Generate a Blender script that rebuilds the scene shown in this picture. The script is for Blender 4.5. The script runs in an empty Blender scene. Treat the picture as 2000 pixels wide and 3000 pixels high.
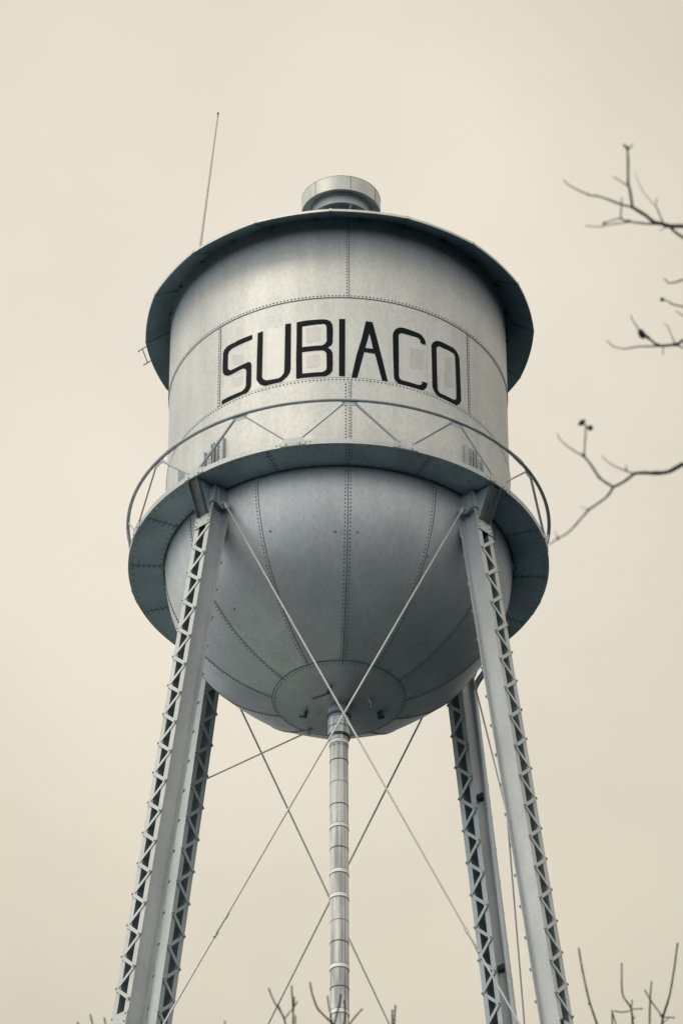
import bpy, bmesh, math, random
import numpy as np
from mathutils import Vector, Matrix
from mathutils.geometry import tessellate_polygon
random.seed(7); rng = np.random.default_rng(7)
R_ = math.radians
scn = bpy.context.scene
S, Z0 = 3.05, 1.6                      # metres per drum radius; eye height
# ------------------------------------------------------------------ camera
DIST, PITCH, ROLL, YAW, FPX = 21.40314, 0.642759, -0.0026637, 0.00082364, 13447.5
cp, sp = math.cos(PITCH), math.sin(PITCH)
FW = np.array([math.sin(YAW)*cp, math.cos(YAW)*cp, sp]); RT = np.array([math.cos(YAW), -math.sin(YAW), 0.]); UP = np.cross(RT, FW)
R2 = RT*math.cos(ROLL)+UP*math.sin(ROLL); U2 = -RT*math.sin(ROLL)+UP*math.cos(ROLL)
CAM = np.array([0., -DIST, 0.])        # in drum radii
cd = bpy.data.cameras.new('camera'); cam = bpy.data.objects.new('camera', cd); scn.collection.objects.link(cam)
M = Matrix.Identity(4)
for i in range(3):
    M[i][0] = R2[i]; M[i][1] = U2[i]; M[i][2] = -FW[i]
M[0][3], M[1][3], M[2][3] = 0, -DIST*S, Z0
cam.matrix_world = M
cd.sensor_fit = 'VERTICAL'; cd.sensor_height = 36; cd.sensor_width = 24; cd.lens = FPX/3000*36
cd.clip_start = 0.1; cd.clip_end = 6000
cd.dof.use_dof = True; cd.dof.focus_distance = 79.5; cd.dof.aperture_fstop = 11
scn.camera = cam
# ------------------------------------------------------------------ sky, sun, exposure
SUN_EL, SUN_AZ = R_(63), R_(-128)
SKY_SIDE, SKY_ALL = .36, .95       # azimuth from the view direction (+y), minus = left
w = bpy.data.worlds.new('World'); scn.world = w; w.use_nodes = True
nt = w.node_tree; nt.nodes.clear(); N = nt.nodes.new; L = nt.links.new
out = N('ShaderNodeOutputWorld'); bg = N('ShaderNodeBackground'); bg.inputs['Strength'].default_value = 0.1
sky = N('ShaderNodeTexSky'); sky.sky_type = 'NISHITA'; sky.sun_disc = False; sky.sun_elevation = SUN_EL; sky.sun_rotation = SUN_AZ
sky.dust_density = 3; sky.air_density = 1.5
tc = N('ShaderNodeTexCoord')
def vdot(vec):
    d = N('ShaderNodeVectorMath'); d.operation = 'DOT_PRODUCT'; L(tc.outputs['Generated'], d.inputs[0]); d.inputs[1].default_value = vec; return d.outputs['Value']
def ramp(src, stops, interp='EASE'):
    r = N('ShaderNodeValToRGB'); r.color_ramp.interpolation = interp
    e = r.color_ramp.elements
    while len(e) > 1: e.remove(e[-1])
    e[0].position, e[0].color = stops[0][0], (*stops[0][1], 1)
    for p_, c_ in stops[1:]:
        x = e.new(p_); x.color = (*c_, 1)
    L(src, r.inputs['Fac']); return r.outputs['Color']
def mul(a, b, typ='MULTIPLY', fac=1.0):
    m = N('ShaderNodeMix'); m.data_type = 'RGBA'; m.blend_type = typ; m.clamp_result = False
    if isinstance(fac, (int, float)): m.inputs['Factor'].default_value = fac
    else: L(fac, m.inputs['Factor'])
    for sck, v in ((m.inputs['A'], a), (m.inputs['B'], b)):
        if isinstance(v, tuple): sck.default_value = (*v, 1)
        else: L(v, sck)
    return m.outputs['Result']
# overcast: brighter towards the zenith and towards the veiled sun, with a lens vignette painted in, brightest where the tower stands
elev = vdot((0, 0, 1))
base = ramp(elev, [(0.0, (.92, 1.05, 1.14)), (0.22, (1.20, 1.20, 1.15)), (0.55, (.80, .69, .54)), (0.8, (1.04, .89, .68)), (1.0, (1.72, 1.45, 1.10))], 'LINEAR')
hs = Vector((math.sin(SUN_AZ), math.cos(SUN_AZ), 0.)); gain = N('ShaderNodeMath'); gain.operation = 'MULTIPLY_ADD'
L(vdot(tuple(hs)), gain.inputs[0]); L(ramp(elev, [(0.0, (.90,)*3), (0.5, (SKY_SIDE,)*3)], 'LINEAR'), gain.inputs[1]); L(ramp(elev, [(0.0, (.66,)*3), (0.45, (SKY_ALL,)*3)], 'LINEAR'), gain.inputs[2])
gcol = N('ShaderNodeCombineColor'); [L(gain.outputs[0], gcol.inputs[i]) for i in range(3)]
base = mul(base, gcol.outputs[0])
gaz, gel = R_(-1.2), R_(38.4)
gd = (math.sin(gaz)*math.cos(gel), math.cos(gaz)*math.cos(gel), math.sin(gel))
ang = N('ShaderNodeMath'); ang.operation = 'ARCCOSINE'; L(vdot(gd), ang.inputs[0])
angn = N('ShaderNodeMath'); angn.operation = 'DIVIDE'; L(ang.outputs[0], angn.inputs[0]); angn.inputs[1].default_value = math.pi
spot = ramp(angn.outputs[0], [(0.0, (.702, .642, .545)), (0.020, (.676, .617, .512)), (0.039, (.592, .540, .434)), (0.06, (.49, .45, .36)), (0.25, (.4, .4, .36))])
near = ramp(angn.outputs[0], [(0.05, (0, 0, 0)), (0.2, (1, 1, 1))])
nz = N('ShaderNodeTexNoise'); nz.inputs['Scale'].default_value = 12; nz.inputs['Detail'].default_value = 4; L(tc.outputs['Generated'], nz.inputs['Vector'])
cl = ramp(nz.outputs['Fac'], [(0.3, (.95, .952, .957)), (0.7, (1.035, 1.034, 1.03))])
over = mul(mul(mul(spot, base, 'MIX', near), cl), (10., 10., 10.))
col = mul(over, sky.outputs['Color'], 'MIX', 0.05)
L(col, bg.inputs['Color']); L(bg.outputs[0], out.inputs['Surface'])
sl = bpy.data.lights.new('sun', 'SUN'); sl.energy = 1.1; sl.angle = R_(32); sl.color = (1, .87, .69)
so = bpy.data.objects.new('sun', sl); scn.collection.objects.link(so)
sd = Vector((math.sin(SUN_AZ)*math.cos(SUN_EL), math.cos(SUN_AZ)*math.cos(SUN_EL), math.sin(SUN_EL)))
so.rotation_euler = sd.to_track_quat('Z', 'Y').to_euler()
vs = scn.view_settings; vs.view_transform = 'Standard'; vs.look = 'None'; vs.exposure = .35; vs.gamma = 1; vs.use_curve_mapping = False
scn.render.engine = 'CYCLES'
scn.cycles.max_bounces = 8; scn.cycles.diffuse_bounces = 5

# ------------------------------------------------------------------ materials
def mat(name, base, rough=.5, metal=0., var=None, scale=3., stretch=(1, 1, 1), bump=0., bscale=4., spec=.5, streak=None, sdark=(.42, .47, .50), sr=(.36, .56)):
    m = bpy.data.materials.new(name); m.use_nodes = True; t = m.node_tree; b = t.nodes['Principled BSDF']
    b.inputs['Base Color'].default_value = (*base, 1); b.inputs['Roughness'].default_value = rough; b.inputs['Metallic'].default_value = metal
    b.inputs['Specular IOR Level'].default_value = spec
    co = t.nodes.new('ShaderNodeTexCoord'); mp = t.nodes.new('ShaderNodeMapping'); mp.inputs['Scale'].default_value = stretch
    t.links.new(co.outputs['Object'], mp.inputs['Vector'])
    def noise(sc, det=4):
        n = t.nodes.new('ShaderNodeTexNoise'); n.inputs['Scale'].default_value = sc; n.inputs['Detail'].default_value = det
        t.links.new(mp.outputs['Vector'], n.inputs['Vector']); return n
    if var:
        n = noise(scale, 5); r = t.nodes.new('ShaderNodeValToRGB')
        r.color_ramp.elements[0].position, r.color_ramp.elements[1].position = .34, .68
        r.color_ramp.elements[0].color = (*var, 1); r.color_ramp.elements[1].color = (*base, 1)
        t.links.new(n.outputs['Fac'], r.inputs['Fac']); c = r.outputs['Color']
        g = noise(scale*17, 2); gr = t.nodes.new('ShaderNodeValToRGB')
        gr.color_ramp.elements[0].position, gr.color_ramp.elements[1].position = .3, .7
        gr.color_ramp.elements[0].color = (.86, .86, .86, 1); gr.color_ramp.elements[1].color = (1.0, 1.0, 1.0, 1)
        t.links.new(g.outputs['Fac'], gr.inputs['Fac'])
        mx = t.nodes.new('ShaderNodeMix'); mx.data_type = 'RGBA'; mx.blend_type = 'MULTIPLY'; mx.inputs['Factor'].default_value = 1
        t.links.new(c, mx.inputs['A']); t.links.new(gr.outputs['Color'], mx.inputs['B']); c = mx.outputs['Result']
        if streak:
            mp2 = t.nodes.new('ShaderNodeMapping'); mp2.inputs['Scale'].default_value = streak; t.links.new(co.outputs['Object'], mp2.inputs['Vector'])
            n2 = t.nodes.new('ShaderNodeTexNoise'); n2.inputs['Scale'].default_value = 1; n2.inputs['Detail'].default_value = 4; t.links.new(mp2.outputs['Vector'], n2.inputs['Vector'])
            r2 = t.nodes.new('ShaderNodeValToRGB'); r2.color_ramp.elements[0].position, r2.color_ramp.elements[1].position = sr
            r2.color_ramp.elements[0].color = (*sdark, 1); r2.color_ramp.elements[1].color = (1, 1, 1, 1)
            t.links.new(n2.outputs['Fac'], r2.inputs['Fac'])
            m2 = t.nodes.new('ShaderNodeMix'); m2.data_type = 'RGBA'; m2.blend_type = 'MULTIPLY'; m2.inputs['Factor'].default_value = 1
            t.links.new(c, m2.inputs['A']); t.links.new(r2.outputs['Color'], m2.inputs['B']); c = m2.outputs['Result']
        t.links.new(c, b.inputs['Base Color'])
    if bump:
        n = noise(bscale, 3); bp = t.nodes.new('ShaderNodeBump'); bp.inputs['Strength'].default_value = bump; bp.inputs['Distance'].default_value = .05
        t.links.new(n.outputs['Fac'], bp.inputs['Height']); t.links.new(bp.outputs['Normal'], b.inputs['Normal'])
    return m
PAINT = mat('silver_tank_paint', (.60, .63, .645), .50, .56, (.52, .55, .565), 1.1, (1, 1, .6), .22, 1.2, .45, streak=(4.5, 4.5, .22), sdark=(.92, .93, .935), sr=(.36, .62))
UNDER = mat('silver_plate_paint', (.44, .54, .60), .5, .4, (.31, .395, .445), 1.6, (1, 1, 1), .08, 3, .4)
LEGP = mat('silver_steel_paint', (.50, .545, .575), .47, .4, (.42, .46, .485), 2.2, (1, 1, .4), .05, 5, .45)
RAILP = mat('grey_rail_paint', (.40, .44, .46), .45, .15, (.31, .35, .38), 4)
BLACK = mat('black_letter_paint', (.003, .008, .011), .6, 0, None, spec=.08)
SEAM = mat('dark_seam_shadow_line', (.07, .10, .115), .7)  # dark strips along seams; shadow under the plate laps put into the colour
RIVET = mat('shadow_toned_rivet', (.16, .19, .205), .5, .2)  # toned dark, the small shadow at each head put into its colour
ROOFU = mat('shade_toned_roof_sheet', (.23, .315, .365), .55, .3, (.165, .23, .27), 1.8, (1, 1, 1), .08, 3, .4)  # roof toned darker, soffit shade put into the colour
PATCH = mat('touch_up_paint', (.58, .61, .625), .50, .56, (.54, .57, .585), 3)
PATCHG = mat('grey_primer_patch', (.51, .54, .555), .52, .56, (.465, .495, .51), 3)
JACKET = mat('insulation_jacket_metal', (.86, .86, .83), .38, .1, (.74, .75, .74), 2, (1, 1, .3), .1, 4, .5, streak=(14, 14, .55))
BAND = mat('dark_jacket_band', (.05, .07, .08), .5, .3)
BANDL = mat('light_jacket_band', (.85, .85, .82), .4, .1)
GALV = mat('galvanised_vent_metal', (.60, .62, .61), .4, .25, (.46, .49, .50), 2.4, (1, 1, .5), .1, 4)
ROD = mat('grey_rod_paint', (.56, .57, .57), .5, .1, (.46, .48, .49), 3)
INSHADE = mat('shaded_channel_inside', (.14, .215, .245), .7, .1, (.09, .145, .17), 4)  # inner web faces, shade inside the legs put into the colour
BRKT = mat('dark_bracket_steel', (.10, .12, .13), .6, .1, (.06, .075, .085), 5)
DARKM = mat('dark_iron', (.05, .065, .072), .6, .1)
FIBER = mat('fibreglass_white', (.50, .47, .43), .5)
BARK = mat('dark_bark', (.016, .034, .046), .85, 0, (.012, .022, .029), 30, (1, 1, 1), .3, 60)
BOUNCE = mat('grey_bounce_ground', (.34, .40, .43), .95, 0, (.25, .31, .335), .4, (1, 1, 1), .3, 6, .2)
CONC = mat('concrete', (.32, .33, .32), .85, 0, (.24, .25, .25), 3)
GROUND = mat('winter_grass_ground', (.003, .018, .028), .95, 0, (.002, .012, .020), .15, (1, 1, 1), .4, 3, .2)

# ------------------------------------------------------------------ mesh helpers (all lengths in drum radii, scaled on build)
class MB:
    def __init__(s): s.v = []; s.f = []; s.m = []; s.n = 0; s.cur = 0
    def add(s, verts, faces, m=None):
        o = s.n; s.v.append(np.asarray(verts, float).reshape(-1, 3)); s.n += len(s.v[-1])
        k = s.cur if m is None else m
        for f in faces: s.f.append([i+o for i in f]); s.m.append(k)
    def tube(s, pts, rad, seg=8, m=None, caps=True):
        P = np.asarray(pts, float); n = len(P); rad = np.broadcast_to(rad, (n,))
        T = np.gradient(P, axis=0); T /= np.linalg.norm(T, axis=1)[:, None]+1e-12
        ref = np.array([0, 0, 1.]) if abs(T[0, 2]) < .9 else np.array([1., 0, 0])
        vs = []
        for i in range(n):
            a = np.cross(T[i], ref); a /= np.linalg.norm(a); b = np.cross(T[i], a); ref = np.cross(a, T[i])
            for k in range(seg):
                t = 2*math.pi*k/seg; vs.append(P[i]+rad[i]*(math.cos(t)*a+math.sin(t)*b))
        fs = []
        for i in range(n-1):
            for k in range(seg):
                fs.append([i*seg+k, (i+1)*seg+k, (i+1)*seg+(k+1) % seg, i*seg+(k+1) % seg])
        if caps: fs.append(list(range(seg))); fs.append([(n-1)*seg+k for k in range(seg)][::-1])
        s.add(vs, fs, m)
    def lathe(s, prof, seg=128, m=None, cx=0., cy=0., fac=None, closed=False, caps=False):
        vs = []; n = len(prof)
        for k in range(seg):
            t = 2*math.pi*k/seg
            for r, z in prof:
                q = fac(t) if fac else 1.
                vs.append((cx+r*q*math.sin(t), cy-r*q*math.cos(t), z))
        fs = []
        for k in range(seg):
            k2 = (k+1) % seg
            for i in range(n if closed else n-1):
                j = (i+1) % n
                fs.append([k*n+i, k2*n+i, k2*n+j, k*n+j])
        if caps:
            fs.append([k*n for k in range(seg)][::-1]); fs.append([k*n+n-1 for k in range(seg)])
        s.add(vs, fs, m)
    def box(s, c, ax, ay, az, m=None):     # centre and three half vectors
        c, ax, ay, az = map(lambda q: np.asarray(q, float), (c, ax, ay, az))
        vs = [c+i*ax+j*ay+k*az for k in (-1, 1) for j in (-1, 1) for i in (-1, 1)]
        s.add(vs, [[0, 2, 3, 1], [4, 5, 7, 6], [0, 1, 5, 4], [2, 6, 7, 3], [0, 4, 6, 2], [1, 3, 7, 5]], m)
    def bar(s, a, b, w, wdir, t, m=None):  # flat bar a-b, width w along about wdir, thickness t
        a, b = np.asarray(a, float), np.asarray(b, float); d = b-a; l = np.linalg.norm(d); d /= l
        wv = np.asarray(wdir, float); wv = wv-d*(wv@d); wv /= np.linalg.norm(wv); nv = np.cross(d, wv)
        s.box((a+b)/2, d*l/2, wv*w/2, nv*t/2, m)
    def prism(s, poly, d, m=None):         # planar polygon extruded along d
        P = np.asarray(poly, float); n = len(P); d = np.asarray(d, float)
        fs = [list(range(n))[::-1], [n+i for i in range(n)]]+[[i, (i+1) % n, n+(i+1) % n, n+i] for i in range(n)]
        s.add(np.r_[P, P+d], fs, m)
    def rivet(s, p, nrm, r=.0056, h=.0042, m=None):
        nrm = np.asarray(nrm, float); nrm /= np.linalg.norm(nrm)
        ref = np.array([0, 0, 1.]) if abs(nrm[2]) < .8 else np.array([1., 0, 0])
        a = np.cross(nrm, ref); a /= np.linalg.norm(a); b = np.cross(nrm, a); p = np.asarray(p, float)
        vs = [p+r*(math.cos(t)*a+math.sin(t)*b) for t in [k*math.pi/3 for k in range(6)]]
        vs += [p+nrm*h*.75+.62*r*(math.cos(t)*a+math.sin(t)*b) for t in [k*math.pi/3 for k in range(6)]]+[p+nrm*h]
        fs = [[k, (k+1) % 6, 6+(k+1) % 6, 6+k] for k in range(6)]+[[6+k, 6+(k+1) % 6, 12] for k in range(6)]
        s.add(vs, fs, m)
    def build(s, name, mats, parent=None, smooth=40):
        me = bpy.data.meshes.new(name); V = np.concatenate(s.v)*S+np.array([0, 0, Z0])
        me.from_pydata([tuple(x) for x in V], [], s.f)
        for mm in (mats if isinstance(mats, (list, tuple)) else [mats]): me.materials.append(mm)
        me.polygons.foreach_set('material_index', s.m)
        bm = bmesh.new(); bm.from_mesh(me); bmesh.ops.recalc_face_normals(bm, faces=bm.faces); bm.to_mesh(me); bm.free()
        if smooth:
            me.polygons.foreach_set('use_smooth', [True]*len(me.polygons)); me.set_sharp_from_angle(angle=R_(smooth))
        o = bpy.data.objects.new(name, me); scn.collection.objects.link(o)
        if parent: o.parent = parent
        return o
def tag(o, label=None, cat=None, group=None, kind=None):
    for k, v in (('label', label), ('category', cat), ('group', group), ('kind', kind)):
        if v: o[k] = v
    return o
def empty(name, parent=None):
    o = bpy.data.objects.new(name, None); scn.collection.objects.link(o); o.empty_display_size = .5
    if parent: o.parent = parent
    return o
def ray(px, py):
    d = FW*FPX+R2*(px-1000)-U2*(py-1500); return d/np.linalg.norm(d)
def on_cyl(px, py, r=1.0):
    d = ray(px, py); a = d[0]**2+d[1]**2; b = CAM[1]*d[1]; c = CAM[1]**2-r*r
    t = (-b-math.sqrt(max(b*b-a*c, 0)))/a; return CAM+t*d
def on_y(px, py, y): d = ray(px, py); return CAM+d*(y-CAM[1])/d[1]
def on_z(px, py, z): d = ray(px, py); return CAM+d*z/d[2]
def cyl(az, r, z): return np.array([r*math.sin(az), -r*math.cos(az), z])

# ------------------------------------------------------------------ ground
gm = MB(); gs = 3500/S; ng = 24
gv = [((i/ng*2-1)*gs, (j/ng*2-1)*gs, -Z0/S) for j in range(ng+1) for i in range(ng+1)]
gm.add(gv, [[j*(ng+1)+i, j*(ng+1)+i+1, (j+1)*(ng+1)+i+1, (j+1)*(ng+1)+i] for j in range(ng) for i in range(ng)])
tag(gm.build('ground', GROUND), 'dark winter grass ground beneath the water tower', 'ground', kind='structure')

lm_ = MB(); gz = (-Z0+.004)/S
lm_.add([(-95/S, -20/S, gz), (-8/S, -20/S, gz), (-8/S, 85/S, gz), (-95/S, 85/S, gz)], [[0, 1, 2, 3]])  # unseen pale surface added to bounce light onto the left undersides
tag(lm_.build('bounce_lot', BOUNCE), 'unseen pale ground added on the left of the tower to bounce light', 'added bounce ground', kind='structure')
# ------------------------------------------------------------------ water tower
ZR, ZB, ZS1, ZS2 = 17.337, 15.6005, 16.8218, 16.2299     # eave, balcony, two ring seams
SOFF = ZR+.085; RO = 1.1569; AZ0 = R_(3)
tower = empty('water_tower'); tower.location = (0, 0, 0)
tag(tower, 'silver riveted steel water tower on four latticed legs with black town name', 'water tower')
# ---- drum
d = MB(); T3 = .003
d.lathe([(1, SOFF+.005), (1+T3, SOFF), (1+T3, ZS1), (1, ZS1-.0005), (1, ZS2), (1+T3, ZS2-.0005), (1+T3, ZB)], 180)
def ringline(z, r, h=.0036): d.lathe([(r, z-h/2), (r+.0022, z-h/2), (r+.0022, z+h/2), (r, z+h/2)], 180, m=1, closed=True)
ringline(ZS1-.002, 1.0004); ringline(ZS2+.0015, 1.0004, .0022)
NR = 290
for k in range(NR):
    a = 2*math.pi*(k+.5)/NR
    if abs((a+math.pi) % (2*math.pi)-math.pi) > 1.75: continue
    n = cyl(a, 1, 0)
    d.rivet(cyl(a, 1+T3, ZS1+.0115), n, m=2); d.rivet(cyl(a, 1+T3, ZS2-.0125), n, m=2)
def vseam(az, z0, z1, r, rows, line=1, lineoff=.017):
    n = cyl(az, 1, 0)
    a = az+lineoff
    d.bar(cyl(a, r+.0008, z0), cyl(a, r+.0008, z1), .0032, cyl(a+math.pi/2, 1, 0), .003, m=1)
    for off, ph in rows:
        z = z0+.012+ph
        while z < z1-.008:
            d.rivet(cyl(az+off, r, z), cyl(az+off, 1, 0), m=2); z += .0225
for az in (-87, 3, 93): vseam(R_(az), ZS1, SOFF-.02, 1+T3, [(0, 0)], 1, .012)
for az in (-43.2, 48.9): vseam(R_(az), ZS2, ZS1-.004, 1, [(-.004 if az < 0 else .004, 0)], 1, .010 if az < 0 else -.010)
for az in (-87, 3, 93): vseam(R_(az), ZB+.03, ZS2-.02, 1+T3, [(-.010, 0), (.010, .011)], 1, .021)
for k in range(24):                                       # dark clips where the wall meets the roof plates
    a = AZ0+2*math.pi*(k+.3)/24; e = cyl(a, 1, 0); t = cyl(a+math.pi/2, 1, 0)
    d.box(cyl(a, 1.018, SOFF-.006), e*.016, t*.010, (0, 0, .008), m=3)
drum = d.build('drum', [PAINT, SEAM, RIVET, DARKM], tower)
# ---- lettering
ZA, ZBm = (630, 900), (1000, 900); ZK = 4.1263
G = [
 (0, [[(450,335),(450,388),(245,478),(205,500),(172,535),(157,575),(154,735),(165,755),(195,765),(385,672),(408,662),(430,668),(440,690),(438,930),(432,965),(405,1015),(375,1040),(82,1180),(84,1130),(330,1015),(362,980),(375,950),(380,775),(370,748),(340,742),(195,815),(150,830),(115,820),(97,795),(93,740),(100,560),(112,520),(150,475),(195,447),(245,425),(270,408)]]),
 (0, [[(517,315),(580,292),(568,850),(590,875),(630,888),(765,862),(800,840),(830,800),(838,760),(843,520),(848,208),(918,196),(917,450),(914,740),(905,790),(870,840),(800,903),(600,952),(545,935),(502,880),(508,600),(515,400)]]),
 (0, [[(986,185),(1100,163),(1290,148),(1345,150),(1395,172),(1420,220),(1424,300),(1420,430),(1400,465),(1362,490),(1400,515),(1420,555),(1422,680),(1418,770),(1385,810),(1335,835),(980,865),(980,600),(985,400)],
      [(1054,235),(1310,203),(1335,212),(1346,240),(1348,410),(1330,440),(1295,463),(1052,485)],
      [(1052,545),(1290,522),(1325,532),(1345,560),(1347,740),(1335,765),(1300,785),(1055,805)]]),
 (1, [[(-29,143),(45,145),(43,835),(-30,832)]]),
 (1, [[(293,170),(375,183),(425,370),(490,620),(560,905),(490,890),(403,562),(275,543),(190,855),(120,850),(180,580),(240,390)], [(338,318),(381,505),(287,495)]]),
 (1, [[(1013,458),(950,432),(952,405),(925,372),(735,315),(705,318),(688,335),(691,600),(693,830),(700,860),(722,882),(920,940),(955,940),(973,925),(970,898),(1035,918),(1032,955),(1010,990),(975,1008),(930,1003),(700,935),(660,900),(632,855),(622,600),(617,340),(622,310),(650,268),(700,246),(745,250),(935,318),(970,345),(1005,395),(1014,430)]]),
 (1, [[(1083,460),(1095,435),(1120,415),(1160,408),(1200,418),(1340,490),(1375,520),(1405,570),(1420,620),(1425,700),(1443,1130),(1425,1170),(1390,1187),(1350,1175),(1185,1090),(1150,1060),(1115,1010),(1097,960),(1090,700)],
      [(1145,500),(1155,480),(1175,470),(1320,540),(1350,560),(1370,595),(1377,740),(1388,1090),(1375,1120),(1355,1122),(1185,1040),(1165,1010),(1158,980),(1150,750)]]),
]
def unwrap(pt, o):
    P = on_cyl(o[0]+pt[0]/ZK, o[1]+pt[1]/ZK); return (math.atan2(P[0], -P[1]), P[2])
def decal(name, groups, r, thick, m, parent, split=.05):
    bm = bmesh.new()
    for loops in groups:
        tris = tessellate_polygon([[Vector((a, b, 0)) for a, b in lp] for lp in loops])
        vs = [bm.verts.new((a, b, 0)) for lp in loops for a, b in lp]
        for t in tris:
            try: bm.faces.new([vs[i] for i in t])
            except ValueError: pass
    for _ in range(5):
        es = [e for e in bm.edges if abs(e.verts[0].co.x-e.verts[1].co.x) > split]
        if not es: break
        bmesh.ops.subdivide_edges(bm, edges=es, cuts=1); bmesh.ops.triangulate(bm, faces=bm.faces[:])
    for v in bm.verts:
        v.co = Vector((cyl(v.co.x, r, v.co.y)*S)+np.array([0, 0, Z0]))
    bmesh.ops.recalc_face_normals(bm, faces=bm.faces)
    for f in bm.faces:
        c = f.calc_center_median(); f.normal_update()
        if f.normal.x*c.x+f.normal.y*c.y < 0: f.normal_flip()
    me = bpy.data.meshes.new(name); bm.to_mesh(me); bm.free(); me.materials.append(m)
    o = bpy.data.objects.new(name, me); scn.collection.objects.link(o); o.parent = parent
    return o
lt = decal('lettering', [[[unwrap(q, (ZA, ZBm)[o]) for q in lp] for lp in loops] for o, loops in G], 1.0022, 0, BLACK, drum)
lt['label'] = 'black hand painted town name SUBIACO across the drum'
def jag(x0, y0, x1, y1, o, n=5, amp=5):                    # a rough-edged brushed rectangle, skewed with the letters
    sk = .0 if o else 0.; pts = []
    slope = {0: -.12, 1: .16}[o] if not isinstance(y0, tuple) else 0
    cs = [(x0, y0), (x1, y0+slope*(x1-x0)), (x1, y1+slope*(x1-x0)), (x0, y1)]
    for i in range(4):
        a, b = cs[i], cs[(i+1) % 4]
        for k in range(n):
            t = k/n; pts.append((a[0]+(b[0]-a[0])*t+random.uniform(-amp, amp), a[1]+(b[1]-a[1])*t+random.uniform(-amp, amp)))
    return [unwrap(q, (ZA, ZBm)[o]) for q in pts]
for a in [(625,270,830,880,0),(1010,175,1400,860,0),(165,540,400,800,0),(110,850,370,1090,0),(715,330,960,905,1),(590,185,640,930,1),(1185,500,1360,1085,1),(75,230,200,800,1),(440,230,560,640,1),(1040,420,1090,900,1)]: decal('touch_up_patch', [[jag(*a)]], 1.0008, 0, PATCH, drum)
for a in [(1100,255,1280,430,0),(1105,590,1262,735,0),(215,580,350,700,0),(200,850,330,960,0),(830,495,985,730,1),(1245,600,1340,960,1)]: decal('primer_patch', [[jag(*a, 7, 9)]], 1.0014, 0, PATCHG, drum)
# ---- reinforcing ribs on the drum above the legs
for azc, fl in ((-44.3, 1), (49.9, -1), (135.7, 1), (-130.1, -1)):
    m_ = MB()
    for off, h, wd, dp in ((-4.1, .150, .008, .018), (-2.3, .150, .040, .004), (-.5, .172, .006, .022), (.5, .172, .006, .022), (2.3, .180, .046, .004), (1.6, .180, .008, .014), (4.3, .180, .008, .018)):
        h += .165; a = R_(azc+off*fl*1.0); e = cyl(a, 1, 0); t = cyl(a+math.pi/2, 1, 0)
        m_.box(cyl(a, 1.004+dp/2, ZB+.032+h/2), e*dp/2, t*wd/2, (0, 0, h/2), m=0 if dp < .01 else 2)
        if dp < .01:
            for k in range(13): m_.rivet(cyl(a, 1.008, ZB+.05+k*h/13.5), e, .005, .004, m=1)
    m_.build('reinforcing_rib', [LEGP, RIVET, RAILP], drum)
hp = MB(); a = R_(-62.5); e = cyl(a, 1, 0); t = cyl(a+math.pi/2, 1, 0)      # small rib and arched patch plate at the left
hp.box(cyl(a, 1.018, ZB+.20), e*.018, t*.006, (0, 0, .165)); hp.bar(cyl(a-R_(5), 1.004, ZB+.03), cyl(a-R_(5), 1.004, ZB+.30), .14, t, .003)
for k in range(4): hp.rivet(cyl(a-R_(2), 1.003, ZB+.05+k*.03), e, .005, .004, m=1)
for k in range(15):
    th = R_(8+k*6); aa = a-R_(2.5)-R_(13)*math.sin(th*.95); hp.rivet(cyl(aa, 1.005, ZB+.19+.13*math.cos(th*.9)), cyl(aa, 1, 0), .006, .005, m=1)
hp.build('patch_plate', [LEGP, RIVET], drum)
# ---- bowl: twelve gore plates and a bottom dish
BC = .962
b = MB(); NA, NP = 240, 60
def gore(az, ph):
    dlt = ((az-AZ0) % R_(30))-R_(15); f = math.cos(R_(15))/math.cos(dlt)
    x = math.degrees(ph); k = .22*min(max((84-x)/30, 0), 1)*min(max((x-20)/6, 0), 1)
    return 1+(f-1)*k
def bowl_pt(az, ph, off=0.):
    q = gore(az, ph)+off; return np.array([math.sin(ph)*q*math.sin(az), -math.sin(ph)*q*math.cos(az), ZB-BC*math.cos(ph)*q])
P0 = math.asin(.348); phs = [P0+(math.pi/2-P0)*i/NP for i in range(NP+1)]
vs = [bowl_pt(2*math.pi*k/NA, p_) for k in range(NA) for p_ in phs]; n_ = NP+1
b.add(vs, [[k*n_+i, ((k+1) % NA)*n_+i, ((k+1) % NA)*n_+i+1, k*n_+i+1] for k in range(NA) for i in range(NP)])
for g in range(12):
    az = AZ0+g*R_(30); pts = [bowl_pt(az+.003, p_, .001) for p_ in np.linspace(P0, R_(88.5), 40)]
    b.tube(pts, .0020, 5, m=1)
    arc = 0; p_ = R_(88)
    while p_ > P0+.01:
        for off in ((-.013,) if g else (-.013, .017)):
            a = az+off/max(math.sin(p_), .3); q = bowl_pt(a, p_); b.rivet(q, q-np.array([0, 0, ZB]), .0052, .0040, m=2)
        p_ -= .0235
for az_, p_ in ((-1.2, 66), (6.6, 66), (-24, 69), (34, 63), (36, 45), (-50, 50)): q = bowl_pt(R_(az_), R_(p_)); b.rivet(q, q-np.array([0, 0, ZB]), .0065, .007, m=2)
bowl = b.build('bowl', [PAINT, SEAM, RIVET], tower, 60)
pl = MB(); prof = [(math.sin(p_)*1.002, ZB-BC*math.cos(p_)*1.002) for p_ in np.linspace(.03, P0+.03, 14)]
pl.lathe(prof, 96); rl = math.sin(P0+.03)*1.002; zl = ZB-BC*math.cos(P0+.03)*1.002
pl.lathe([(rl-.001, zl-.0012), (rl+.0022, zl-.0006), (rl+.002, zl+.002), (rl-.001, zl+.001)], 96, m=1, closed=True)
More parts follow.
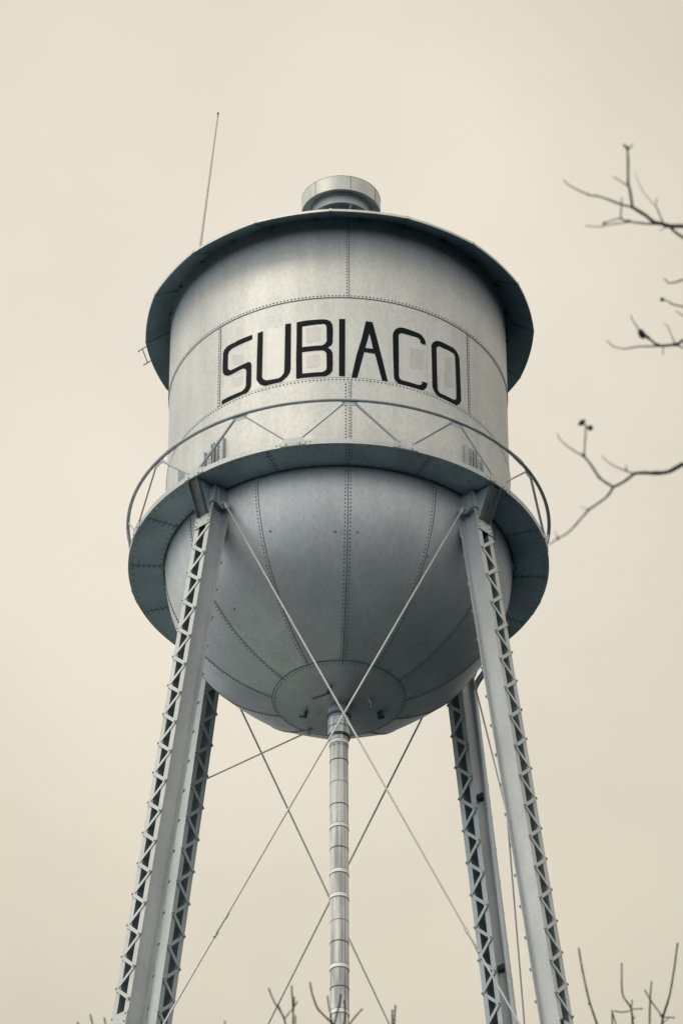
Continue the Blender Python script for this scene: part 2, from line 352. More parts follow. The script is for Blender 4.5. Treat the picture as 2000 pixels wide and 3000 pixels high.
for k in range(96):
    a = 2*math.pi*k/96; p_ = P0+.014; q = np.array([math.sin(p_)*math.sin(a), -math.sin(p_)*math.cos(a), -BC*math.cos(p_)])*1.0035; pl.rivet(q+np.array([0, 0, ZB]), q, .0045, .0035, m=2)
dish = pl.build('bottom_plate', [PAINT, SEAM, RIVET], bowl, 60)
def on_bowl(px, py):
    P = on_y(px, py, 0.); lo, hi = 0.9*DIST, 1.6*DIST; dr = ray(px, py); best = None
    for t in np.linspace(20, 30, 4000):
        q = CAM+dr*t
        if q[0]**2+q[1]**2+((q[2]-ZB)/BC)**2 < 1.01 and q[2] < ZB: return q
    return P
def fitting(name, px, py, build, m):
    q = on_bowl(px, py); n = np.array([q[0], q[1], (q[2]-ZB)/BC**2]); n /= np.linalg.norm(n); mm = MB(); build(mm, q, n); return mm.build(name, m, bowl)
xh, yh = np.array([1., 0, 0]), np.array([0, 1., 0])
fitting('drain_stub', 1112, 2088, lambda m_, q, n: (m_.tube([q-n*.01, q+n*.03], .0165, 12), m_.tube([q+n*.02, q+n*.032], .021, 12)), DARKM)
fitting('lifting_lug', 1079, 2057, lambda m_, q, n: m_.tube([q+n*(.03*math.sin(t)-.004)+yh*.026*math.cos(t)+xh*.012*math.sin(t) for t in np.linspace(0, math.pi, 9)], .006, 8), UNDER)
fitting('drain_valve', 896, 2086, lambda m_, q, n: (m_.tube([q-n*.01, q+n*.035], .011, 10), m_.tube([q+n*.03-xh*.03, q+n*.03+xh*.012], .006, 8), m_.tube([q+n*.03, q+n*.03+yh*-.03], .006, 8)), DARKM)
fitting('drain_valve', 966, 2015, lambda m_, q, n: (m_.tube([q-n*.01, q+n*.03], .012, 10), m_.tube([q+n*.028-xh*.018, q+n*.028+xh*.018], .008, 8)), DARKM)
# worn square of bare plate beside the riser
pq = [on_bowl(*c) for c in ((911,2048),(965,2030),(968,2052),(948,2062),(936,2098),(922,2084),(918,2064))]
bp = MB(); cq = np.mean(pq, axis=0); nn = np.array([cq[0], cq[1], (cq[2]-ZB)/BC**2]); nn /= np.linalg.norm(nn)
bp.add([x+nn*.0075 for x in pq], [list(range(len(pq)))]); bp.build('worn_paint_patch', PATCHG, dish, 0)
# ---- balcony
RBo = 1.2113
balc = empty('balcony', tower)
f = MB(); f.lathe([(1.0035, ZB), (RBo-.004, ZB), (RBo-.004, ZB+.006), (1.0035, ZB+.006)], 180, closed=True)
for k in range(16):
    a = AZ0+k*R_(22.5); t = cyl(a+math.pi/2, 1, 0)
    f.bar(cyl(a, 1.008, ZB-.001), cyl(a, RBo-.008, ZB-.001), .0035, t, .002, m=1)
    for off in (-.014, .012):
        for j in range(6): f.rivet(cyl(a+off, 1.03+j*.031, ZB), (0, 0, -1), .0055, .004, m=2)
for k in range(130):
    a = 2*math.pi*k/130
    f.rivet(cyl(a, RBo-.024, ZB), (0, 0, -1), .0052, .004, m=2); f.rivet(cyl(a, 1.022, ZB), (0, 0, -1), .0052, .004, m=2)
for _ in range(70):                                        # odd bolt heads and rust spots under the floor
    a = rng.uniform(0, 2*math.pi); f.rivet(cyl(a, rng.uniform(1.05, 1.17), ZB), (0, 0, -1), rng.uniform(.003, .007), .0015, m=1 if rng.random() < .5 else 2)
f.lathe([(1.0035, ZB-.004), (1.012, ZB-.004), (1.012, ZB), (1.0035, ZB)], 180, m=1, closed=True)
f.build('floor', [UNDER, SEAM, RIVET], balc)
c_ = MB(); c_.lathe([(RBo-.004, ZB-.0015), (RBo+.001, ZB-.0015), (RBo+.001, ZB+.031), (RBo-.004, ZB+.031)], 180, closed=True)
for k in range(12):
    a0 = AZ0+R_(15)+k*R_(30)
    for j in range(-4, 5):
        if k % 2 or abs(j) < 2: c_.rivet(cyl(a0+j*.020, RBo+.001, ZB+.016), cyl(a0+j*.020, 1, 0), .005, .004, m=1)
c_.build('curb', [LEGP, RIVET], balc)
# ---- handrail: top rail, W bracing and gussets
RH, ZH = 1.2202, 15.8976
hr = empty('handrail', tower)
tr = MB(); tr.tube([cyl(a, RH, ZH) for a in np.linspace(0, 2*math.pi, 181)], .0105, 10, caps=False)
for a in (-51, 57, 148, -140): tr.tube([cyl(R_(a+q), RH, ZH) for q in np.linspace(-1.8, 1.8, 5)], .0125, 10)
tr.build('top_rail', RAILP, hr)
for k in range(12):
    an = AZ0+k*R_(30); zt = ZH-.006
    for s_ in (-1, 1):
        ac = an+s_*R_(15); br = MB()
        pa = cyl(an+s_*R_(1.4), RH-.004, zt-.012); pb = cyl(ac-s_*R_(1.9), RBo-.002, ZB+.043)
        rr = .0078 if (k+(s_ > 0)) % 2 else .0052
        br.tube([pa, pb], rr, 8); br.tube([pb+(pa-pb)*.055, pb-(pa-pb)*.01], rr*1.25, 8); br.build('brace', RAILP, hr)
    gp = MB(); e = cyl(an, 1, 0)
    gp.prism([cyl(an+R_(q), RH-.006, z) for q, z in ((-2.3, ZH-.006), (2.3, ZH-.006), (1.7, ZH-.034), (-1.7, ZH-.034))], e*.004); gp.build('gusset_plate', LEGP, hr)
    ac = an+R_(15); gp = MB(); e = cyl(ac, 1, 0)
    gp.prism([cyl(ac+R_(q), RBo+.0015, z) for q, z in ((-3.4, ZB+.002), (3.4, ZB+.002), (2.6, ZB+.052), (-2.6, ZB+.052))], e*.004)
    for q in (-1.8, 1.8): gp.rivet(cyl(ac+R_(q), RBo+.0055, ZB+.012), e, .005, .004, m=1)
    gp.build('gusset_plate', [LEGP, RIVET], hr)
# ---- roof (sixteen plates), offset a little as in the photo
RX = .0085; APEX = ZR+.62
def rfac(t):
    dl = ((t-R_(-2.5)) % R_(22.5))-R_(11.25); return 1.004*(1+(math.cos(R_(11.25))/math.cos(dl)-1)*.28)
r = MB()
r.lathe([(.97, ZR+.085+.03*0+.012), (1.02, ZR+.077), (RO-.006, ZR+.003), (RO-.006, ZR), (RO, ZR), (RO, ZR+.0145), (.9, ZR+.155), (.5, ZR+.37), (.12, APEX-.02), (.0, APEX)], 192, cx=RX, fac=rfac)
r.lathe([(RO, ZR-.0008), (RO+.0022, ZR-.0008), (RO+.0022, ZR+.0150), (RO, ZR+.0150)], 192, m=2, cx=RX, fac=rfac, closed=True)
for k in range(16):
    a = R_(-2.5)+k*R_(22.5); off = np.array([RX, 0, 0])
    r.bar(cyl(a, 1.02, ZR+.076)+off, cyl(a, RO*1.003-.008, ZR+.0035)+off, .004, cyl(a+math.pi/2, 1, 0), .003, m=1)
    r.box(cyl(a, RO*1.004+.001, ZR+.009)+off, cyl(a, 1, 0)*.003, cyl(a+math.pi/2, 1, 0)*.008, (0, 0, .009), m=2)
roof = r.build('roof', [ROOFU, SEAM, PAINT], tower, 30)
ld = MB(); dz = lambda rr: ZR+.0145+(RO-rr)*.56+.012       # ladder lying on the roof, overhanging the eave
la = [R_(-94.5), R_(-100.5)]; lc = R_(-97.5); le = cyl(lc, 1, 0); lt_ = cyl(lc+math.pi/2, 1, 0)
tip = [on_z(404, 1029, dz(RO)-.03), on_z(420, 1069, dz(RO)-.03)]; eav = [on_z(433, 1011, dz(RO)-.012), on_z(448, 1052, dz(RO)-.012)]
for t_, e_ in zip(tip, eav):
    top = np.array([RX+(e_[0]-RX)*.25, e_[1]*.25, APEX-.08]); ld.bar(t_, e_, .012, (0, 0, 1), .007); ld.bar(e_, top, .012, (0, 0, 1), .007)
for q in np.linspace(.45, -9, 16):
    A_, B_ = [t_+(e_-t_)*q if q >= 0 else None for t_, e_ in zip(tip, eav)] if q >= 0 else [e_+(np.array([RX+(e_[0]-RX)*.25, e_[1]*.25, APEX-.08])-e_)*(-q/9) for e_ in eav]
    ld.tube([A_, B_], .0035, 6)
ld.build('roof_ladder', LEGP, roof)
# ---- roof vent
VX = .0198; vent = empty('roof_vent', tower); RC, ZC0, ZC1 = .2415, 18.3005, 18.4070
m_ = MB(); m_.lathe([(.001, ZC0+.03), (RC-.012, ZC0+.028), (RC-.006, ZC0), (RC, ZC0), (RC, ZC1), (RC+.0012, ZC1), (RC+.0012, ZC1+.004), (.15, ZC1+.022), (.001, ZC1+.03)], 96, cx=VX)
for a in (-40, 14, 60): m_.bar(cyl(R_(a), RC+.0006, ZC0)+[VX, 0, 0], cyl(R_(a), RC+.0006, ZC1)+[VX, 0, 0], .003, cyl(R_(a+90), 1, 0), .0015, m=1)
m_.build('vent_cap', [GALV, SEAM], vent)
m_ = MB(); m_.lathe([(.105, 18.295), (.170, 18.262), (.183, 18.2415), (.187, 18.2415), (.187, 18.322), (.183, 18.325), (.10, 18.33)], 96, cx=VX); m_.build('vent_collar', GALV, vent)
m_ = MB(); m_.tube([(VX, 0, APEX-.06), (VX, 0, 18.32)], .105, 32)
for k in range(6):
    a = R_(20+60*k); m_.bar(cyl(a, .10, 18.20)+[VX, 0, 0], cyl(a, .182, 18.245)+[VX, 0, 0], .012, cyl(a+math.pi/2, 1, 0), .006)
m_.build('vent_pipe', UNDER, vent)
# ---- legs
LA, LB, LAZ, LT, LH, LX = 1.01253, .146086, .0404783, .059255, .06272, -.0069887
FLG = .033; WEB = LT-FLG; GZ = -Z0/S
def lpt(k, u, v, dz):                                      # dz = distance below the balcony
    az = LAZ+R_([-45, 45, -135, 135][k]); rr = LA+LB*dz
    er = np.array([math.sin(az), -math.cos(az), 0]); et = np.array([math.cos(az), math.sin(az), 0])
    return (rr+u)*er+v*et+np.array([LX*dz, 0, ZB-dz])
def laxes(k):
    az = LAZ+R_([-45, 45, -135, 135][k]); return np.array([math.sin(az), -math.cos(az), 0]), np.array([math.cos(az), math.sin(az), 0])
DG = ZB-GZ
leg_names = ['front left leg with brightly lit lacing', 'front right leg with brightly lit flat web', 'rear left leg seen behind the front left one', 'rear right leg carrying the overflow pipe']
PH = [(3.162, 1), (2.670, -1), (1.926, -1), (1.428, 1)]     # lacing node phase and the edge it sits on
PIT = .2040
legs = []
def plate_on(m_, k, u, v0, v1, d0, d1, t, m=0):             # plate lying on a radial face
    er, et = laxes(k); sgn = 1 if u > 0 else -1
    P = [lpt(k, u, v0, d0), lpt(k, u, v1, d0), lpt(k, u, v1, d1), lpt(k, u, v0, d1)]; m_.prism(P, er*t*sgn, m)
for k in range(4):
    lg = empty('leg', tower); lg['label'] = leg_names[k]; legs.append(lg); er, et = laxes(k)
    for s_ in (-1, 1):
        t_ = .0042; ch = MB()
        prof = [(LH, s_*WEB), (LH, s_*LT), (LH-t_, s_*LT), (LH-t_, s_*(WEB+t_)), (-LH+t_, s_*(WEB+t_)), (-LH+t_, s_*LT), (-LH, s_*LT), (-LH, s_*WEB)]
        dzs = [.04, DG-.06]
        V = [lpt(k, u, v, dd) for dd in dzs for u, v in prof]; n8 = 8
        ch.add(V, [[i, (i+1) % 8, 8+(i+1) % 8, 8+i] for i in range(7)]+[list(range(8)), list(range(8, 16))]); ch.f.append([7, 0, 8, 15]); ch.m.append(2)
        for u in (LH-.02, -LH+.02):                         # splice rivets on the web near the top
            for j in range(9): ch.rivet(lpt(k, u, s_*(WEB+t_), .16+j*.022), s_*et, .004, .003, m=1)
        ch.build('channel', [LEGP, RIVET, INSHADE], lg, 30)
    ph, sd_ = PH[k]; bp_ = [0.30, 3.72, 4.02]               # batten bands (none of the lacing passes them)
    for face in (1, -1):
        lc_ = MB(); l2_ = MB(); u0 = face*(LH+.0005); ne = LT-.006
        d0 = ph-round((ph-.3)/PIT)*PIT
        i = 0; pos = d0 if face == (1 if k < 2 else -1) else d0+PIT*.0
        side_ = sd_
        prev = None; dd = pos
        while dd < DG-.8:
            cur = (dd, side_*ne)
            if prev and prev[0] > .27 and not (3.60 < dd < 3.90 or 3.60 < prev[0] < 3.88):
                lay = .0022 if i % 2 else .0058
                a_, b_ = lpt(k, u0+face*lay, prev[1], prev[0]), lpt(k, u0+face*lay, cur[1], cur[0]); dv = (b_-a_)/np.linalg.norm(b_-a_)
                (lc_ if dd < 3.7 else l2_).bar(a_-dv*.010, b_+dv*.010, .019, et, .0038)
                (lc_ if dd < 3.7 else l2_).rivet(lpt(k, u0+face*.0078, cur[1], cur[0]), er*face, .0062, .005, m=1)
            prev = cur; side_ = -side_; dd += PIT/2; i += 1
        lc_.build('lacing', [LEGP, RIVET], lg, 30); l2_.build('lacing', [LEGP, RIVET], lg, 30)
        for q0, q1 in ((.155, .285), (3.645, 3.83)):
            bt = MB()
            plate_on(bt, k, face*(LH+.001), -LT, LT, q0, q1, .005)
            for v in (-LT+.012, LT-.012):
                for j in range(4): bt.rivet(lpt(k, face*(LH+.006), v, q0+.018+j*(q1-q0-.036)/3), er*face, .006, .005, m=1)
            bt.build('batten_plate', [LEGP, RIVET], lg, 30)
    hd = MB(); T1 = LT+.006; H1 = LH+.010                  # riveted box at the top of the leg
    P0_ = [lpt(k, u, v, .002) for u, v in ((H1, -T1), (H1, T1), (-H1, T1), (-H1, -T1))]; P1_ = [lpt(k, u, v, .125) for u, v in ((H1, -T1), (H1, T1), (-H1, T1), (-H1, -T1))]
    hd.add(P0_+P1_, [[0, 1, 2, 3], [4, 7, 6, 5], [0, 4, 5, 1], [1, 5, 6, 2], [2, 6, 7, 3], [3, 7, 4, 0]])
    for v in (-T1+.012, T1-.012):
        for j in range(5): hd.rivet(lpt(k, H1, v, .018+j*.022), er, .0055, .0045, m=1)
    for s_ in (-1, 1):
        hd.prism([lpt(k, u, s_*T1, q) for u, q in ((-.045, .03), (.045, .03), (.032, .135), (0, .152), (-.032, .135))], s_*et*.007)
        hd.tube([lpt(k, 0, s_*(T1+.004), .118), lpt(k, 0, s_*(T1+.026), .118)], .014, 12)
        for u in (-H1+.012, H1-.012):
            for j in range(5): hd.rivet(lpt(k, u, s_*T1, .018+j*.022), s_*et, .005, .004, m=1)
    hd.build('leg_head', [LEGP, RIVET], lg, 30)
    kb = MB(); wv = .034                                    # channel bracket from the leg out to the balcony edge
    lo_, up_ = lpt(k, LH+.004, 0, .205), cyl(LAZ+R_([-45, 45, -135, 135][k]), 1.192, ZB-.004)
    dv = (up_-lo_)/np.linalg.norm(up_-lo_); nv = np.cross(et, dv); nv = nv if nv@er > 0 else -nv
    kb.box((lo_+up_)/2, dv*np.linalg.norm(up_-lo_)/2, et*wv, nv*.003, m=0)
    for s_ in (-1, 1):
        kb.box((lo_+up_)/2+et*s_*wv+nv*.010, dv*np.linalg.norm(up_-lo_)/2, et*.003, nv*.0125, m=0)
        for q in (.05, .13, .21, .8, .88, .95): kb.rivet(lo_+(up_-lo_)*q+et*s_*.018+nv*.003, nv, .005, .004, m=1)
    for s_ in (-1, 1):
        kb.prism([lpt(k, LH+.004, s_*.030, .012), cyl(LAZ+R_([-45, 45, -135, 135][k]), 1.185, ZB-.006)+et*s_*.030, lo_+et*s_*.030], et*s_*.004, m=2)
    kb.build('knee_bracket', [BRKT, RIVET, UNDER], lg, 30)
    ft = MB(); c0 = lpt(k, 0, 0, DG); ft.box(c0+np.array([0, 0, .06]), er*.30, et*.30, (0, 0, .06)); ft.box(c0+np.array([0, 0, .14]), er*.18, et*.18, (0, 0, .02), m=0)
    ft.build('footing', CONC, lg, 0)
# ---- riser pipe with jacket
ris = empty('riser_pipe', tower)
zt_ = ZB-BC+.02
def axis_z(py): return on_y(990, py, 0.)[2]
m_ = MB(); m_.tube([(0, 0, zt_), (0, 0, axis_z(2110))], .0615, 32); m_.lathe([(.062, zt_-.085), (.068, zt_-.085), (.068, zt_-.07), (.062, zt_-.07)], 40, m=1, closed=True)
m_.build('collar', [UNDER, SEAM], ris)
jk = MB(); z1 = axis_z(2112); z2 = axis_z(2162); jk.tube([(0, 0, z1), (0, 0, z2)], .0618, 36); jk.tube([(0, 0, z2), (.0, 0, GZ)], .0522, 36); jk.build('jacket', JACKET, ris)
def hoop(mt, z, r_, h, o=.0014):
    mm = MB(); mm.lathe([(r_, z-h/2), (r_+o, z-h/2), (r_+o, z+h/2), (r_, z+h/2)], 40, closed=True); mm.build('pipe_band', mt, ris)
hoop(BAND, axis_z(2138), .0616, .005); hoop(BAND, z2+.001, .0618, .010, .0025)
ys = [(2182, 'l'), (2194, 'd'), (2236, 'D'), (2300, 'd'), (2366, 'D'), (2428, 'b'), (2493, 'D'), (2562, 'b'), (2633, 'b'), (2706, 'd'), (2768, 'D'), (2840, 'b'), (2901, 'D'), (2973, 'b')]
zz = [(axis_z(y_), c) for y_, c in ys]; zl = zz[-1][0]
while zl > zz[13][0]-1.: zl -= .155; zz.append((zl, random.choice('Dbd')))
for z, c in zz:
    if c in 'lb': hoop(BANDL, z, .0520, .024, .0022); hoop(BAND, z-.013, .0520, .0034, .0026); hoop(BAND, z+.013, .0520, .0028, .0022)
    elif c == 'D': hoop(BAND, z, .0520, .0055, .0018)
    else: hoop(BAND, z, .0520, .0028, .0012)
bd = MB(); bd.bar((.030, -.0430, z2), (.030, -.0430, GZ+.2), .0022, (1, 0, 0), .0022); bd.build('jacket_seam', BAND, ris)
# ---- brace rods
def rod(name, a, b, r_=.0056, tb=None, label=None):
    m_ = MB(); a, b = np.asarray(a), np.asarray(b); m_.tube([a, b], r_, 8); dv = (b-a)/np.linalg.norm(b-a)
    e1 = a+dv*.045; m_.tube([a-dv*.005, e1], r_*1.8, 8)
    o = m_.build(name, ROD, tower)
    if label: o['label'] = label
    if tb is not None:
        c = a+(b-a)*tb; t = MB(); sd_ = np.cross(dv, [0, 0, 1.]); sd_ /= np.linalg.norm(sd_)
        for s_ in (-1, 1):
            t.tube([c+dv*x+sd_*s_*y for x, y in ((-.075, .003), (-.05, .010), (-.02, .0135), (.02, .0135), (.05, .010), (.075, .003))], [.005, .006, .0055, .0055, .006, .005], 8)
        t.tube([c-dv*.088, c-dv*.05], .0095, 8); t.tube([c+dv*.05, c+dv*.088], .0095, 8); t.build('turnbuckle', ROD, o)
    return o
DB = 4.09
def top_pin(k, s_): return lpt(k, 0, s_*(LT+.024), .118)
def bot_pin(k, s_, q=DB): return lpt(k, 0, s_*(LT+.024), q)
rod('brace_rod', top_pin(0, 1), bot_pin(1, -1), .0056, .762, 'pale front rod falling from the front left leg to the right')
rod('brace_rod', top_pin(1, -1), bot_pin(0, 1), .0056, .745, 'pale front rod falling from the front right leg to the left')
rod('brace_rod', top_pin(2, -1), bot_pin(3, 1), .0056, .762, 'dark rear rod falling from left to right behind the riser')
rod('brace_rod', top_pin(3, 1), bot_pin(2, -1), .0056, .762, 'dark rear rod falling from right to left behind the riser')
rod('brace_rod', top_pin(1, 1), bot_pin(3, -1), .005, .762); rod('brace_rod', top_pin(3, -1), bot_pin(1, 1), .005, .762)
rod('brace_rod', top_pin(0, -1), bot_pin(2, 1), .005, .762); rod('brace_rod', top_pin(2, 1), bot_pin(0, -1), .005, .762)
dp = MB(); A_ = lpt(2, -LH, -LT*.6, .936); B_ = on_bowl(906, 2137); B_ = B_+(B_-np.array([0, 0, ZB]))*.012
dp.tube([A_, B_], .0048, 8); dp.box(B_, xh*.012, yh*.012, (0, 0, .016)); dp.tube([B_, B_+np.array([0, 0, .03])], .010, 8)
dp.build('drain_pipe', ROD, tower)
# ---- overflow pipe on the rear right leg
OP = .0175; op = MB(); ov = -(LT+.031)
path = [lpt(3, .005, ov, q) for q in (DG-.1, 6., 4., 3., 2., 1.2, .70, .36)]
er3, et3 = laxes(3); bend = path[-1]; dirh = np.array([.5, -.80, .30]); dirh /= np.linalg.norm(dirh)
for q in np.linspace(0, 1, 7)[1:]:
    path.append(bend+np.array([0, 0, .050])*(1-(1-q)**2)+dirh*.075*q*q)
path.append(path[-1]+dirh*.13)
op.tube(path, OP, 14); ovf = op.build('overflow_pipe', LEGP, tower, 60)
for q in (1.02, 2.10, 3.2, 4.4):
    bk = MB(); bk.box(lpt(3, .004, -(LT-.004), q), er3*.020, et3*.020, (0, 0, .016)); bk.build('pipe_bracket', DARKM, ovf, 0)

# ------------------------------------------------------------------ antenna
an = empty('whip_antenna'); tag(an, 'thin pale whip antenna leaning over the left side of the tank roof', 'antenna')
a0, a1 = on_y(586, 727, -.32), on_y(638.5, 336, -.32); dv = (a1-a0)/np.linalg.norm(a1-a0)
base = a0-dv*.16
m_ = MB(); m_.tube([base, a0, (a0+a1)/2, a1], [.0085, .0082, .0066, .0052], 10); m_.build('mast', FIBER, an)
m_ = MB(); m_.tube([a1-dv*.002, a1+dv*.014], .0058, 10); m_.build('tip_cap', BLACK, an)
m_ = MB(); m_.tube([base-dv*.03, base+dv*.05], .013, 10); m_.box(base-dv*.02, xh*.03, yh*.03, (0, 0, .01)); m_.build('mount', DARKM, an)

# ------------------------------------------------------------------ bare trees
def at_m(px, py, dist): return CAM+ray(px, py)*dist/S      # point at a distance in metres
def jitter(P, amp):
    P = np.asarray(P); return P
def branch(m_, pts, w0, w1, dist, off, k, wob=.0, sub=3, wk=1.55):
    """pts traced in zoomed pixels; w in source pixels (full width); each twig bends in depth as it grows"""
    Q = []
    for i, (x, y) in enumerate(pts):
        dd = dist+wob*math.sin(1.7*i+pts[0][0]*.01)
        Q.append(at_m(off[0]+x/k, off[1]+y/k, dd))
    Q = np.array(Q); P = []
    for i in range(len(Q)-1):
        p0, p1, p2, p3 = Q[max(i-1, 0)], Q[i], Q[i+1], Q[min(i+2, len(Q)-1)]
        for t in np.linspace(0, 1, sub, endpoint=False):
            P.append(.5*(2*p1+(p2-p0)*t+(2*p0-5*p1+4*p2-p3)*t*t+(3*p1-p0-3*p2+p3)*t**3))
    P.append(Q[-1]); P = np.array(P); n = len(P)
    rad = np.linspace(w0, w1, n)*wk*dist/FPX/S/2
    rad = rad*(1+.12*np.array([random.uniform(-1, 1) for _ in range(n)]))
    m_.tube(P, rad, 7); return Q
def bud(m_, x, y, rpx, dist, off, k, asp=1.0, ang=0.):
    c = at_m(off[0]+x/k, off[1]+y/k, dist); rr = rpx*dist/FPX/S; up = U2*math.cos(ang)+R2*math.sin(ang)
    m_.tube([c+up*rr*asp*q for q in (-1, -.8, -.4, 0, .4, .8, 1)], [rr*v for v in (.1, .6, .92, 1, .92, .6, .1)], 8)
def limb(m_, a, b, r0, r1, sag=.1):
    a, b = np.asarray(a), np.asarray(b); P = []
    for t in np.linspace(0, 1, 9):
        p = a+(b-a)*t; p = p+np.array([random.uniform(-1, 1), random.uniform(-1, 1), 0])*.012*(0 < t < 1)+np.array([0, 0, sag*math.sin(math.pi*t)]); P.append(p)
    m_.tube(P, np.linspace(r0, r1, 9), 8)
def trunk(m_, x, y, h, r0, r1, lean=(0, 0)):
    P = [np.array([x+lean[0]*t+.03*math.sin(5*t), y+lean[1]*t+.03*math.cos(4*t), GZ-.02+(h-GZ+.02)*t]) for t in np.linspace(0, 1, 14)]
    rr = [r0*1.5]+list(np.linspace(r0, r1, 13)); m_.tube(P, rr, 12); return P
# right-hand tree: three boughs reach into the picture
DT = 13.6; rt_ = empty('bare_tree'); tag(rt_, 'bare tree reaching blurred knobbly twigs in from the right edge', 'tree', 'bare winter trees')
cr = MB(); o1, o2, o3 = (1600, 380), (1600, 750), (1600, 1200); k1 = 3.92
B1 = [([(1568,1105),(1400,1105),(1330,1080),(1240,1065),(1130,980),(985,890)], 8.5, 6), ([(985,890),(960,720),(935,600),(935,400),(925,230),(890,180)], 5.5, 3.6), ([(928,240),(965,200),(1000,160)], 3, 1.5),
      ([(935,650),(850,590),(760,540)], 3, 1.6), ([(985,890),(850,855),(690,795),(580,760),(480,745),(260,640),(195,570)], 4.5, 1.8), ([(1330,1080),(1150,1080),(960,1055),(900,1045),(850,1020),(750,1040),(640,1085)], 4.5, 2),
      ([(960,1060),(750,1085),(600,1115),(440,1100)], 2.6, 1.6), ([(850,1020),(858,860),(862,770)], 3, 1.8), ([(1340,1080),(1290,960),(1250,860),(1270,780)], 3.2, 1.6), ([(1240,870),(1100,700),(1010,490)], 1.6, .8),
      ([(1400,1105),(1480,1180),(1568,1240)], 4.5, 5.5), ([(1380,1110),(1290,1165)], 2, 1.2)]
B2 = [([(1568,270),(1480,300),(1400,310),(1370,280),(1340,250)], 3.6, 1.8), ([(1568,580),(1450,555),(1390,520),(1330,495)], 3.4, 2.4), ([(1568,685),(1480,630)], 2.6, 1.6), ([(1568,960),(1500,1010),(1330,1030),(1260,1015),(1180,950),(1130,900)], 6, 4),
      ([(1060,850),(990,740),(960,670)], 2.4, 1.3), ([(1330,1035),(1050,1040),(900,1065),(770,1040),(690,970)], 3.4, 1.6), ([(1470,1010),(1420,880),(1390,810),(1340,780)], 2.2, 1.3), ([(1335,1040),(1335,1140)], 2.2, 1.2), ([(1480,1020),(1568,1055)], 3, 3.2)]
B3 = [([(1568,620),(1480,670),(1390,715),(1250,730),(1100,725),(1000,735)], 9.5, 6), ([(1000,740),(890,825),(765,890)], 5.6, 5), ([(765,890),(640,810),(590,760),(500,620),(430,540)], 5, 4), ([(430,540),(440,380),(450,200),(425,150)], 3.2, 2.6), ([(450,190),(500,210)], 3, 3),
      ([(430,540),(280,450),(160,350),(120,270)], 2.8, 1.4), ([(765,890),(700,990),(600,1070),(480,1155),(380,1270),(250,1410),(130,1480),(30,1550)], 4.6, 2.6), ([(480,1155),(380,1110)], 1.6, .8), ([(130,1480),(95,1400)], 2, 1.2),
      ([(1000,735),(900,700),(800,660),(700,600),(630,530)], 3, 1.4), ([(915,690),(910,630)], 2, 1.4), ([(430,540),(380,500)], 2, 1)]
ends = []
for B, o, dd in ((B1, o1, DT-.2), (B2, o2, DT+.5), (B3, o3, DT)):
    for i, (pts, w0, w1) in enumerate(B):
        Q = branch(cr, pts, w0, w1, dd, o, k1)
        if pts[0][0] >= 1568 or pts[-1][0] >= 1568:
            ends.append((Q[0] if pts[0][0] >= 1568 else Q[-1], max(w0, w1)*dd/FPX/S/2, o))
for x, y, r_, o, asp, an_ in ((895,185,4,o1,1.5,-.8),(930,200,4,o1,1,0),(480,748,3.6,o1,.9,1.5),(575,762,3.4,o1,.9,1.5),(665,1072,4,o1,1.8,1.2),(935,1048,4.4,o1,1.6,1.5),(1140,985,5,o1,2.2,-.9),(1250,1068,5.5,o1,2,1.4),(1375,1100,7,o1,1.6,1.6),(985,892,5,o1,1,0),(855,862,2.6,o1,1,0),
                          (1325,500,6.5,o2,1,0),(1090,895,10.5,o2,1.55,-.45),(1160,935,5.5,o2,1.6,-.8),(1480,1015,6,o2,2,1.4),(1280,1022,4,o2,1.8,1.4),
                          (405,150,8.5,o3,1.1,.5),(385,165,5,o3,1.4,1.2),(430,130,4.5,o3,1.2,.2),(500,210,8.2,o3,1.1,1),(425,525,5.5,o3,1.3,0),(600,775,4.5,o3,1.8,-.7),(765,890,4.6,o3,1,0),(995,742,4.6,o3,1,0),(480,1152,4.4,o3,1.2,.8),(130,1478,5,o3,1.1,.7),(1240,728,6.5,o3,3,1.5),(912,692,3.4,o3,1,0)):
    bud(cr, x, y, r_, DT if o is not o2 else DT+.5, o, k1, asp, an_)
tx, ty = 3.3/S, -DIST+11.6/S
tk = MB(); TP = trunk(tk, tx, ty, 12.5/S, .14/S, .05/S)
for q, r_, o in ends:
    hub = np.array([tx, ty, q[2]-.35-random.uniform(0, .1)])
    i = int(np.argmin([abs(p[2]-hub[2]) for p in TP])); mid = q+(TP[i]-q)*.35+np.array([0, 0, .03])
    limb(cr, TP[i], mid, r_*3.2, r_*1.5, .05); limb(cr, mid, q, r_*1.5, r_, .0)
for j in range(22):
    i = random.randint(6, 13); a = random.uniform(-1.1, 1.6); ln = random.uniform(.3, .8); e_ = TP[i]+np.array([ln*math.cos(a), ln*math.sin(a)*.8+.2, random.uniform(.2, .6)])
    if e_[0] < tx-.05: e_[0] = 2*tx-e_[0]
    limb(cr, TP[i], e_, .02, .006, .05)
tk.build('trunk', BARK, rt_); cr.build('crown', BARK, rt_)
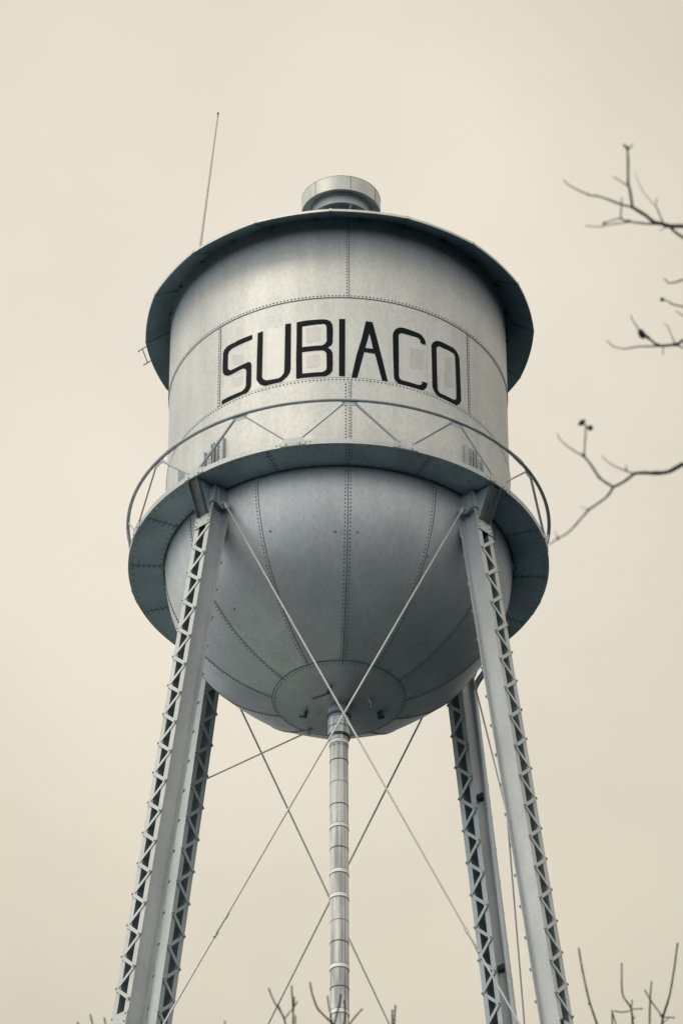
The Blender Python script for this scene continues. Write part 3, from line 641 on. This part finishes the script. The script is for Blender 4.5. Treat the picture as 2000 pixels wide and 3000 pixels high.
# young trees whose top shoots cross the bottom edge
KA, OA = 6.03, (200, 2840); KB, OB = 3.136, (740, 2820); KC, OC = 2.529, (1380, 2650)
def young(label, dist, off, k, tr, basex, top_py=3150):
    e_ = empty('young_tree'); tag(e_, label, 'tree', 'bare winter trees'); c = MB(); t = MB()
    apex = at_m(basex, top_py+330, dist); TPn = trunk(t, apex[0], apex[1], apex[2], .075/S, .02/S)
    for pts, w0, w1 in tr:
        Q = branch(c, pts, w0, w1, dist, off, k, wk=.82); X = Q[-1]
        tipq = Q[0]; px_, py_ = pts[0]; bud(c, px_, py_, w0*.5, dist, off, k, 1.1)
        if off[1]+pts[-1][1]/k > 2985:
            j = random.choice((-1, -2, -3)); limb(c, TPn[j], X, .012/S*1.3, w1*dist/FPX/S/2, .02)
    for j in range(14):
        i = random.randint(6, 12); a = random.uniform(0, 6.28); ln = random.uniform(.15, .45)
        limb(c, TPn[i], TPn[i]+np.array([ln*math.cos(a), ln*math.sin(a), random.uniform(.2, .45)]), .006, .0025, .02)
    t.build('trunk', BARK, e_); c.build('crown', BARK, e_)
young('young tree whose two short shoots stand left of the front left leg', 19, OA, KA,
      [([(175,948),(180,1000)], 6, 6), ([(395,812),(415,890),(440,990)], 5.5, 6), ([(640,858),(655,930),(668,1000)], 5, 6)], 265)
young('young tree with upright forked shoots crossing the foot of the riser pipe', 19, OB, KB,
      [([(148,240),(200,365),(245,430),(290,515),(305,600)], 5, 7), ([(235,385),(270,470),(290,515)], 3.5, 4), ([(410,362),(370,420),(295,515)], 4.5, 4.5), ([(358,220),(365,330),(372,430),(372,600)], 6, 7), ([(382,320),(378,400),(372,470)], 5, 5), ([(395,490),(392,600)], 4, 5),
       ([(528,190),(545,280),(590,410),(640,470),(690,520),(735,560),(752,620)], 6, 8), ([(688,312),(700,410),(718,480),(735,600)], 5, 6), ([(808,300),(795,390),(770,480),(745,600)], 7, 7), ([(840,355),(848,420),(845,520),(820,620)], 6, 6), ([(1003,428),(940,500),(890,564),(860,620)], 5.5, 7),
       ([(1310,400),(1303,500),(1295,620)], 6, 7), ([(1282,440),(1278,620)], 5.5, 6), ([(-255,540),(-250,620)], 5, 6), ([(690,510),(705,530),(720,545)], 4, 4)], 985)
young('young tree with long straight shoots right of the front right leg', 19, OC, KC,
      [([(795,328),(820,480),(868,700),(900,800),(940,920)], 6, 8), ([(868,735),(882,742)], 5, 4), ([(1112,440),(1115,650),(1150,720),(1183,775),(1194,920)], 5, 7.5), ([(1190,710),(1183,775)], 4.5, 4), ([(1262,772),(1183,775)], 4.5, 4), ([(1065,790),(1120,798),(1180,785)], 5, 4), ([(1042,790),(1043,920)], 6, 6), ([(1044,800),(1080,920)], 4, 5),
       ([(1525,290),(1500,480),(1465,680),(1418,830),(1408,920)], 6, 9), ([(1333,575),(1322,700),(1318,920)], 5, 6.5), ([(1283,635),(1340,730),(1415,830)], 4.5, 5), ([(1395,825),(1418,834)], 4, 5), ([(1500,838),(1418,834)], 4.5, 4), ([(1455,845),(1415,880)], 3.5, 4), ([(1208,830),(1195,862)], 4, 3)], 1830)
